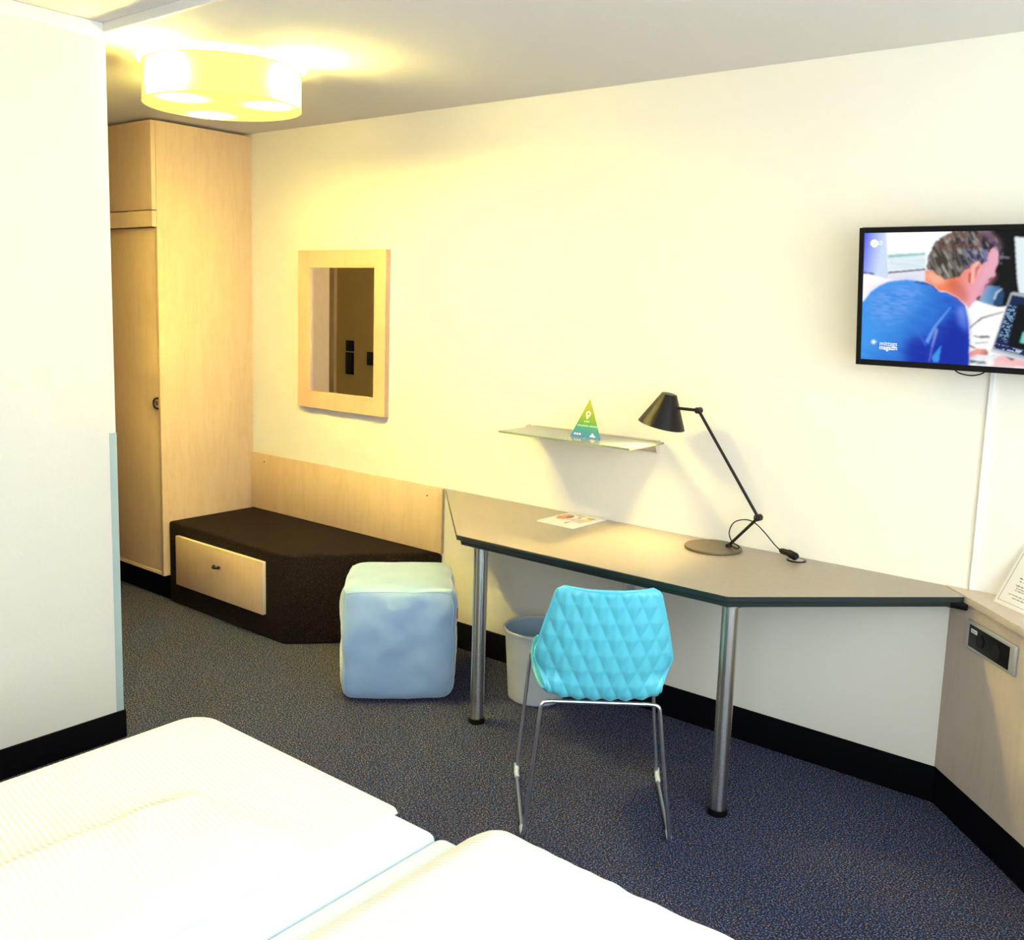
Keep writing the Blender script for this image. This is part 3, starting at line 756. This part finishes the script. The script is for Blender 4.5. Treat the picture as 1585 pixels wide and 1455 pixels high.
# ------------------------------------------------------------------ waste bin
t = thing('waste_bin', 'round grey plastic waste bin with blue inside on the carpet under the desk', 'bin', (-2.300, -.213, 0))
o = obj('bucket', lathe(new(), [(0, 0), (.108, 0), (.114, .006), (.1335, .288), (.1315, .288), (.112, .010), (0, .008)], (0, 0, 0.0005), 64), M['bin'], t)
add_mat(o, M['binin'], lambda c, n: (n.x*c.x+n.y*c.y) < -.02 or (n.z > .5 and c.z < .05))
obj('rim', lathe(new(), [(.1342, .286), (.1395, .288), (.1405, .293), (.1395, .299), (.1345, .3005), (.1318, .298), (.1320, .289)], (0, 0, 0), 64, True), M['bin'], t)

# ------------------------------------------------------------------ pouf
PA = R(44)
t = thing('cube_pouf', 'light blue velvet cube pouf standing between the bench and the desk', 'pouf', (-2.822, -.487, 0), (0, 0, PA))
S, HP = .228, .472
bm = new()
n = 36
def pouf_pt(u, v, w_):
    # superellipsoid-ish cube with soft seams, slightly bulging sides
    p = Vector((u, v, w_))
    m_ = max(abs(u), abs(v), abs(w_))
    k = 9.0
    r = (abs(u)**k+abs(v)**k+abs(w_)**k)**(1/k)
    p = p/r*m_ if r else p
    x, y, z = p
    bul = 1+.030*(1-z*z)
    X_, Y_ = x*S*bul, y*S*bul
    Z_ = HP/2+z*HP/2*(1-.0*(x*x))
    q = Vector((x*3, y*3, z*3))
    d_ = .006*noise.noise(q*.8)+.0010*noise.noise(q*2.6+Vector((5, 1, 2)))
    X_ += x*d_*2.; Y_ += y*d_*2.
    if z < -.95: Z_ = max(Z_, .0)
    tp = max(0, z)**3
    Z_ += .006*tp*(1-x*x)*(1-y*y)
    return Vector((X_, Y_, max(Z_, 0.001)))
idx = {}
def gv(i, j, k):
    key = (i, j, k)
    if key not in idx: idx[key] = bm.verts.new(pouf_pt(2*i/n-1, 2*j/n-1, 2*k/n-1))
    return idx[key]
for i in range(n):
    for j in range(n):
        for F in (lambda a, b: (a, b, 0), lambda a, b: (a, b, n), lambda a, b: (a, 0, b), lambda a, b: (a, n, b), lambda a, b: (0, a, b), lambda a, b: (n, a, b)):
            bm.faces.new([gv(*F(i, j)), gv(*F(i+1, j)), gv(*F(i+1, j+1)), gv(*F(i, j+1))])
pf = obj('cushion', bm, M['velvet'], t)
# seams on the four upright edges and round the top
bm = new()
def seam(P): tube(bm, P, .0026, 6)
for sx_, sy_ in ((1, 1), (1, -1), (-1, 1), (-1, -1)):
    seam([pouf_pt(sx_, sy_, z)*1.0 for z in np.linspace(-.96, .96, 24)])
tp = [pouf_pt(u, -1, 1) for u in np.linspace(-1, 1, 20)]+[pouf_pt(1, v, 1) for v in np.linspace(-1, 1, 20)][1:]+[pouf_pt(u, 1, 1) for u in np.linspace(1, -1, 20)][1:]+[pouf_pt(-1, v, 1) for v in np.linspace(1, -1, 20)][1:]
seam(tp)
obj('piping', bm, M['velvet'], t)
obj('tag', box(new(), .2330, .2365, -.197, -.172, .340, .382, .0008, 1), M['red'], t, False)

# ------------------------------------------------------------------ chair
t = thing('chair', 'aqua quilted plastic shell chair on a chrome wire sled base at the desk', 'chair', (-1.634, -.791, 0), (0, 0, R(38.4)))
prof = [(.235, .462, .178), (.215, .458, .192), (.14, .450, .202), (.03, .442, .203), (-.08, .438, .193), (-.160, .440, .180), (-.200, .452, .170), (-.216, .480, .175), (-.228, .525, .190), (-.240, .568, .2035), (-.252, .62, .194), (-.268, .69, .177), (-.284, .76, .158), (-.296, .803, .146)]
P3 = catmull([Vector(q) for q in prof], 14)
S_ = [0.]
for p_, q_ in zip(P3, P3[1:]): S_.append(S_[-1]+((q_.x-p_.x)**2+(q_.y-p_.y)**2)**.5)
Ltot = S_[-1]
nS, nU = 170, 96
def shell(s, u):
    k = np.searchsorted(S_, s*Ltot); k = min(max(k, 1), len(S_)-1)
    f_ = (s*Ltot-S_[k-1])/max(S_[k]-S_[k-1], 1e-9); q = P3[k-1].lerp(P3[k], f_)
    y, z, w_ = q
    # round the corners at both ends
    e = min(s, 1-s)*Ltot; rc = .022
    if e < rc: w_ -= rc*(1-math.sqrt(max(0, 1-(1-e/rc)**2)))*.9
    tb = min(max((z-.45)/.10, 0), 1); tb = tb*tb*(3-2*tb) if y < -.1 else 0    # 0 seat, 1 back
    a_ = abs(u)
    lift = .022*a_**3.5*(1-tb); fwd = .040*a_**2.5*tb
    mid = .02*a_**4*tb*(1-abs((z-.568)/.2)) if tb else 0
    return Vector((u*w_, y+fwd+max(mid, 0), z+lift))
bm = new(); grid = []
for i in range(nS+1):
    row = []
    for j in range(nU+1):
        s, u = i/nS, 2*j/nU-1
        p = shell(s, u); e = 1e-3
        du = shell(s, min(u+e, 1))-shell(s, max(u-e, -1)); ds = shell(min(s+e, 1), u)-shell(max(s-e, 0), u)
        nn = du.cross(ds).normalized()          # towards the underside / rear
        if nn.z > 0 and s < .4: nn = -nn
        if s >= .4 and nn.y > 0: nn = -nn
        X_ = p.x/.0475; V_ = s*Ltot/.108
        a1, b1 = X_+V_, X_-V_
        def tri(q): q = q-math.floor(q); return 1-abs(2*q-1)
        q1, q2 = tri(a1/1.), tri(b1/1.)
        hgt = math.sqrt(min(q1, q2)+.02)*.55+.45*min(q1, q2)
        edge = min((1-abs(u))/.07, 1, min(s, 1-s)*Ltot/.018)
        edge = max(0, edge); edge = edge*edge*(3-2*edge)
        row.append(bm.verts.new(p+nn*(.0085*hgt*edge)))
    grid.append(row)
for i in range(nS):
    for j in range(nU): bm.faces.new((grid[i][j], grid[i+1][j], grid[i+1][j+1], grid[i][j+1]))
o = obj('seat_shell', bm, M['chair'], t)
o.data.set_sharp_from_angle(angle=R(75))
sd = o.modifiers.new('thickness', 'SOLIDIFY'); sd.thickness = .007; sd.offset = 0
# raised lip round the rim of the shell
bm = new(); rim = [shell(i/nS, -1) for i in range(0, nS+1, 2)]+[shell(1, u) for u in np.linspace(-1, 1, 30)][1:-1]+[shell(i/nS, 1) for i in range(nS, -1, -2)]+[shell(0, u) for u in np.linspace(1, -1, 30)][1:-1]
rim.append(rim[0]); tube(bm, rim, .0052, 8, False)
obj('shell_rim', bm, M['chair'], t)
rr = .0062
for s in (-1, 1):
    pth = [(s*.150, -.192, .4285), (s*.180, -.199, .4285), (s*.2220, -.222, rr+.001), (s*.2420, .195, rr+.001), (s*.205, .222, .440), (s*.150, .200, .440)]
    if s > 0: pth = [(s*.140, -.192, .4285), (s*.172, -.199, .4285)]+pth[2:]
    lg = obj('sled_leg', tube(new(), smooth_path(pth, .024), rr, 12), M['chrome'], t)
    bm = new(); tube(bm, [(s*.2235, -.200, rr+.001), (s*.2250, -.165, rr+.001)], .0088, 12)
    obj('glide', bm, M['glide'], lg)
    bm = new(); tube(bm, [(s*.2405, .155, rr+.002), (s*.2420, .190, .012), (s*.2415, .202, .035)], .0086, 12)
    obj('glide', bm, M['glide'], lg)
obj('rear_crossbar', tube(new(), [(-.151, -.192, .4285), (.141, -.192, .4285)], rr, 12), M['chrome'], t)
obj('front_crossbar', tube(new(), [(-.151, .200, .440), (.151, .200, .440)], rr, 12), M['chrome'], t)

# ------------------------------------------------------------------ beds
MT = .494
def bed(x0, x1, label):
    cxx = (x0+x1)/2; cyy = -2.9
    t = thing('bed', label, 'bed', (cxx, cyy, 0), group='the two halves of the double bed')
    w = (x1-x0)/2
    obj('bed_base', box(new(), -w+.01, w-.01, -1.0+.02, 1.01-.02, .08, .26, .01), M['base_bed'], t)
    for sx_ in (-1, 1):
        for yy in (-.9, .9): obj('leg', box(new(), sx_*(w-.09)-.025, sx_*(w-.09)+.025, yy-.025, yy+.025, 0, .0795, .003), M['black'], t)
    obj('mattress', box(new(), -w, w, -1.0, 1.020, .261, MT, .024, 5), M['sheet'], t)
bed(-2.172, -1.3065, 'left half of the double bed, the mattress nearer the white bathroom wall')
bed(-1.3035, -.438, 'right half of the double bed, the mattress nearer the blue chair')

def duvet(x0, x1, y0, hang, label, seed, tilt, hangl, hangr, bulge, bumpy):
    """x0..x1 top extent, y0 foot edge; rolled over the edges that hang"""
    t_x0, t_x1 = x0-hangl, x1+hangr
    nx_, ny_ = 190, 230
    yy0, yy1 = y0+hang, -3.35; hang0 = hang
    me = bpy.data.meshes.new('duvet'); V = []; UV = []
    xf0, xf1, yf = x0, x1, y0
    sd_ = Vector((seed*7.3, seed*3.1, 0))
    def bend(d, r=.035):
        if d <= 0: return 0, 0
        a_ = d/r
        if a_ < PI/2: return r*math.sin(a_), r*(1-math.cos(a_))
        return r, r+(d-r*PI/2)
    for j in range(ny_+1):
        y = yy1+(yy0-yy1)*j/ny_
        for i in range(nx_+1):
            x = t_x0+(t_x1-t_x0)*i/nx_
            y = yy1+(yy0-yy1)*j/ny_
            if not bumpy and y > y0: y = y0+(y-y0)*max(0, min(1, (x1-x)/.16))
            dl, dr, df = max(0, x0-x), max(0, x-x1), max(0, y-y0)
            ol, zl = bend(dl) if hangl else (0, 0); orr, zr = bend(dr) if hangr else (0, 0); of, zf = bend(df)
            X_ = min(max(x, x0), x1)-ol+orr; Y_ = min(y, y0)+of
            drop = max(zl, zr, zf)
            if not bumpy:
                rc = .055; ccx, ccy = x0+rc, y0-rc
                if X_ < ccx and Y_ > ccy:
                    ll = math.hypot(X_-ccx, Y_-ccy); rmax = rc+max(ol, of)
                    if ll > rmax: X_ = ccx+(X_-ccx)*rmax/ll; Y_ = ccy+(Y_-ccy)*rmax/ll
            # thickness profile from the free edges
            ein = 1.
            if not hangl: ein = min(ein, (x-t_x0)/.09)
            if not hangr: ein = min(ein, (t_x1-x)/.09)
            ein = max(0, min(1, ein)); 
            if bumpy: th = .005+(.022+bulge)*math.sin(ein*PI/2)
            else:
                ax_, ay_ = (x1-.005-x)/.055, (-2.115-.05*noise.noise(Vector((x*2.5, 1, 9)))-y)/.055
                dcor = min(ax_, ay_) if (ax_ > 2 or ay_ > 2) else 2-math.hypot(max(0, 2-ax_), max(0, 2-ay_))
                pf_ = max(0, min(1, dcor/1.)); th = .004+(.014+bulge)*math.sqrt(1-(1-pf_)**2)
                az_ = (x+1.86+.03*noise.noise(Vector((y*3, 2, 5))))/.10; az_ = max(0, min(1, az_)); az_ = az_*az_*(3-2*az_)
                th = .004+(th-.004)*az_; far = max(0, min(1, (min(ax_, ay_))/5.)); th += .016*far*az_; ein = .06+.94*pf_*az_
                if drop > 0 or x < x0+.1: ein *= .3
            q = Vector((x, y, 0))
            nz = noise.noise(q*2.2+sd_)*.020+noise.noise(Vector((x*9+y*2, y*4-x*3, 0))+sd_)*.0060
            # long soft folds
            fold = .010*math.exp(-((x*.35+(y+2.35)+.05*noise.noise(q*3+sd_)+.55*.35*0+1.62*.35)/.035)**2)
            edgefade = 1-math.exp(-(max(0, y0-y)/.22))
            if bumpy: edgefade = .45+.55*edgefade
            z = MT+th+(nz+fold)*edgefade*ein*(1 if drop == 0 else .5)-drop
            if bumpy: Y_ += .010*noise.noise(Vector((x*9, 3.3, seed)))+.005*noise.noise(Vector((x*23, 1.3, seed)))
            V.append((X_, Y_, max(z, MT+.004) if drop == 0 else z))
            UV.append((x, y*math.cos(tilt)+x*math.sin(tilt)+.012*noise.noise(q*2.6+sd_)))
    F = []
    for j in range(ny_):
        for i in range(nx_):
            a_ = j*(nx_+1)+i; F.append((a_, a_+1, a_+nx_+2, a_+nx_+1))
    me.from_pydata(V, [], F); uv = me.uv_layers.new(name='UVMap')
    li = np.empty(len(me.loops), int); me.loops.foreach_get('vertex_index', li)
    uv.data.foreach_set('uv', np.array(UV, np.float32)[li].ravel())
    me.polygons.foreach_set('use_smooth', [True]*len(me.polygons))
    me.materials.append(M['duvet'])
    o = bpy.data.objects.new('duvet', me); C.objects.link(o)
    sdm = o.modifiers.new('thickness', 'SOLIDIFY'); sdm.thickness = .003; sdm.offset = -1
    return tag(o, label, 'duvet', 'white striped duvets on the double bed')
duvet(-2.172, -1.425, -1.888, .10, 'white satin-striped duvet on the left half, nearer the bathroom wall', 1, R(10), .10, 0, .018, False)
duvet(-1.240, -.438, -1.868, .10, 'white striped duvet with a bumpy foot edge on the right half', 2, R(1), 0, .12, .022, True)

# ------------------------------------------------------------------ ceiling lamp
LC = Vector((-3.195, -1.070, H))
t = thing('ceiling_lamp', 'large round drum ceiling lamp glowing yellow above the corridor mouth', 'lamp', LC)
def glow_mat(name, base, strength, k, ref):
    m = bpy.data.materials.new(name); m.use_nodes = True; nt = m.node_tree; L = nt.links.new
    b = nt.nodes['Principled BSDF']; b.inputs['Base Color'].default_value = (.16, .14, .06, 1); b.inputs['Roughness'].default_value = .6
    tc = nt.nodes.new('ShaderNodeTexCoord'); acc = None
    for p_ in ((.030, -.188, -.095), (-.176, .070, -.095), (.178, .067, -.095)):
        v = nt.nodes.new('ShaderNodeVectorMath'); v.operation = 'DISTANCE'; v.inputs[1].default_value = p_
        L(tc.outputs['Object'], v.inputs[0])
        pw = nt.nodes.new('ShaderNodeMath'); pw.operation = 'POWER'; pw.inputs[1].default_value = -k; L(v.outputs['Value'], pw.inputs[0])
        ml = nt.nodes.new('ShaderNodeMath'); ml.operation = 'MULTIPLY'; ml.inputs[1].default_value = ref**k; L(pw.outputs[0], ml.inputs[0])
        if acc is None: acc = ml
        else:
            ad = nt.nodes.new('ShaderNodeMath'); ad.operation = 'ADD'; L(acc.outputs[0], ad.inputs[0]); L(ml.outputs[0], ad.inputs[1]); acc = ad
    sc_ = nt.nodes.new('ShaderNodeMath'); sc_.operation = 'MULTIPLY_ADD'; sc_.inputs[1].default_value = strength; sc_.inputs[2].default_value = base
    L(acc.outputs[0], sc_.inputs[0]); L(sc_.outputs[0], b.inputs['Emission Strength'])
    b.inputs['Emission Color'].default_value = (1, .80, .19, 1)
    return m
GL = glow_mat('lamp_fabric_glow', 1.15, 480, 14, .092); GB = glow_mat('lamp_diffuser_glow', 1.15, 3000, 14, .066)
obj('ceiling_plate', lathe(new(), [(0, -.003), (.297, -.003), (.297, -.012), (0, -.012)], (0, 0, 0), 72), mat('lamp_plate_glow', (.8, .8, .7), .5, em=(1, .80, .18), ems=16), t)
obj('shade', lathe(new(), [(.283, -.024), (.283, -.158), (.280, -.158), (.280, -.024)], (0, 0, 0), 96, True), GL, t)
obj('diffuser', lathe(new(), [(0, -.1605), (.20, -.1605), (.270, -.159), (.279, -.156), (.279, -.152), (0, -.154)], (0, 0, 0), 96), GB, t)
obj('shade_seam', box(new(), -.002, .002, -.2845, -.2835, -.158, -.024), mat('shade_seam_yellow', (.5, .45, .1), .6, em=(1, .85, .2), ems=.55), t, False).rotation_euler = (0, 0, R(-21))
bm = new()
for z_, r_ in ((-.024, .2845), (-.158, .2845)):
    lathe(bm, [(r_-.0012, z_-.002), (r_, z_-.002), (r_, z_+.002), (r_-.0012, z_+.002)], (0, 0, 0), 96, True)
obj('trim_ring', bm, mat('shade_trim_yellow', (.5, .42, .1), .6, em=(1, .8, .18), ems=.6), t)

# ------------------------------------------------------------------ light
def light(name, kind, loc, energy, color, **k):
    l = bpy.data.lights.new(name, kind); l.energy = energy; l.color = color
    o = bpy.data.objects.new(name, l); C.objects.link(o); o.location = loc
    for a_, v in k.items(): setattr(l, a_, v)
    return o
# desk lamp bulb
dl = light('desk_lamp_light', 'SPOT', SB+ax*.070, 30, (1, .74, .26), shadow_soft_size=.018, spot_size=R(105), spot_blend=1.)
dl.rotation_euler = Vector((0, 0, -1)).rotation_difference(Vector((-.22, -.42, -1)).normalized()).to_euler()
# daylight: the sky through the window opening
w = bpy.data.worlds.new('sky'); bpy.context.scene.world = w; w.use_nodes = True
w.node_tree.nodes['Background'].inputs[0].default_value = (.86, .97, 1.03, 1); w.node_tree.nodes['Background'].inputs[1].default_value = 7.3
pl = light('window_portal', 'AREA', (XR+.02, (WY0+WY1)/2, (WZ0+WZ1)/2), 1, (1, 1, 1), shape='RECTANGLE', size=WY1-WY0, size_y=WZ1-WZ0)
pl.rotation_euler = (0, R(90), 0); pl.rotation_euler = (R(90), 0, R(90))
pl.data.cycles.is_portal = True
pl = light('window_portal', 'AREA', (.14, YR-.02, 1.585), 1, (1, 1, 1), shape='RECTANGLE', size=1.12, size_y=1.47)  # portal for the added window behind the camera
pl.rotation_euler = (R(90), 0, 0); pl.data.cycles.is_portal = True

sc = bpy.context.scene
sc.view_settings.view_transform = 'Standard'; sc.view_settings.look = 'None'; sc.view_settings.gamma = 1
sc.view_settings.use_curve_mapping = False; sc.view_settings.exposure = 0.0
sc.cycles.max_bounces = 10; sc.cycles.diffuse_bounces = 6
sc.cycles.sample_clamp_indirect = 8
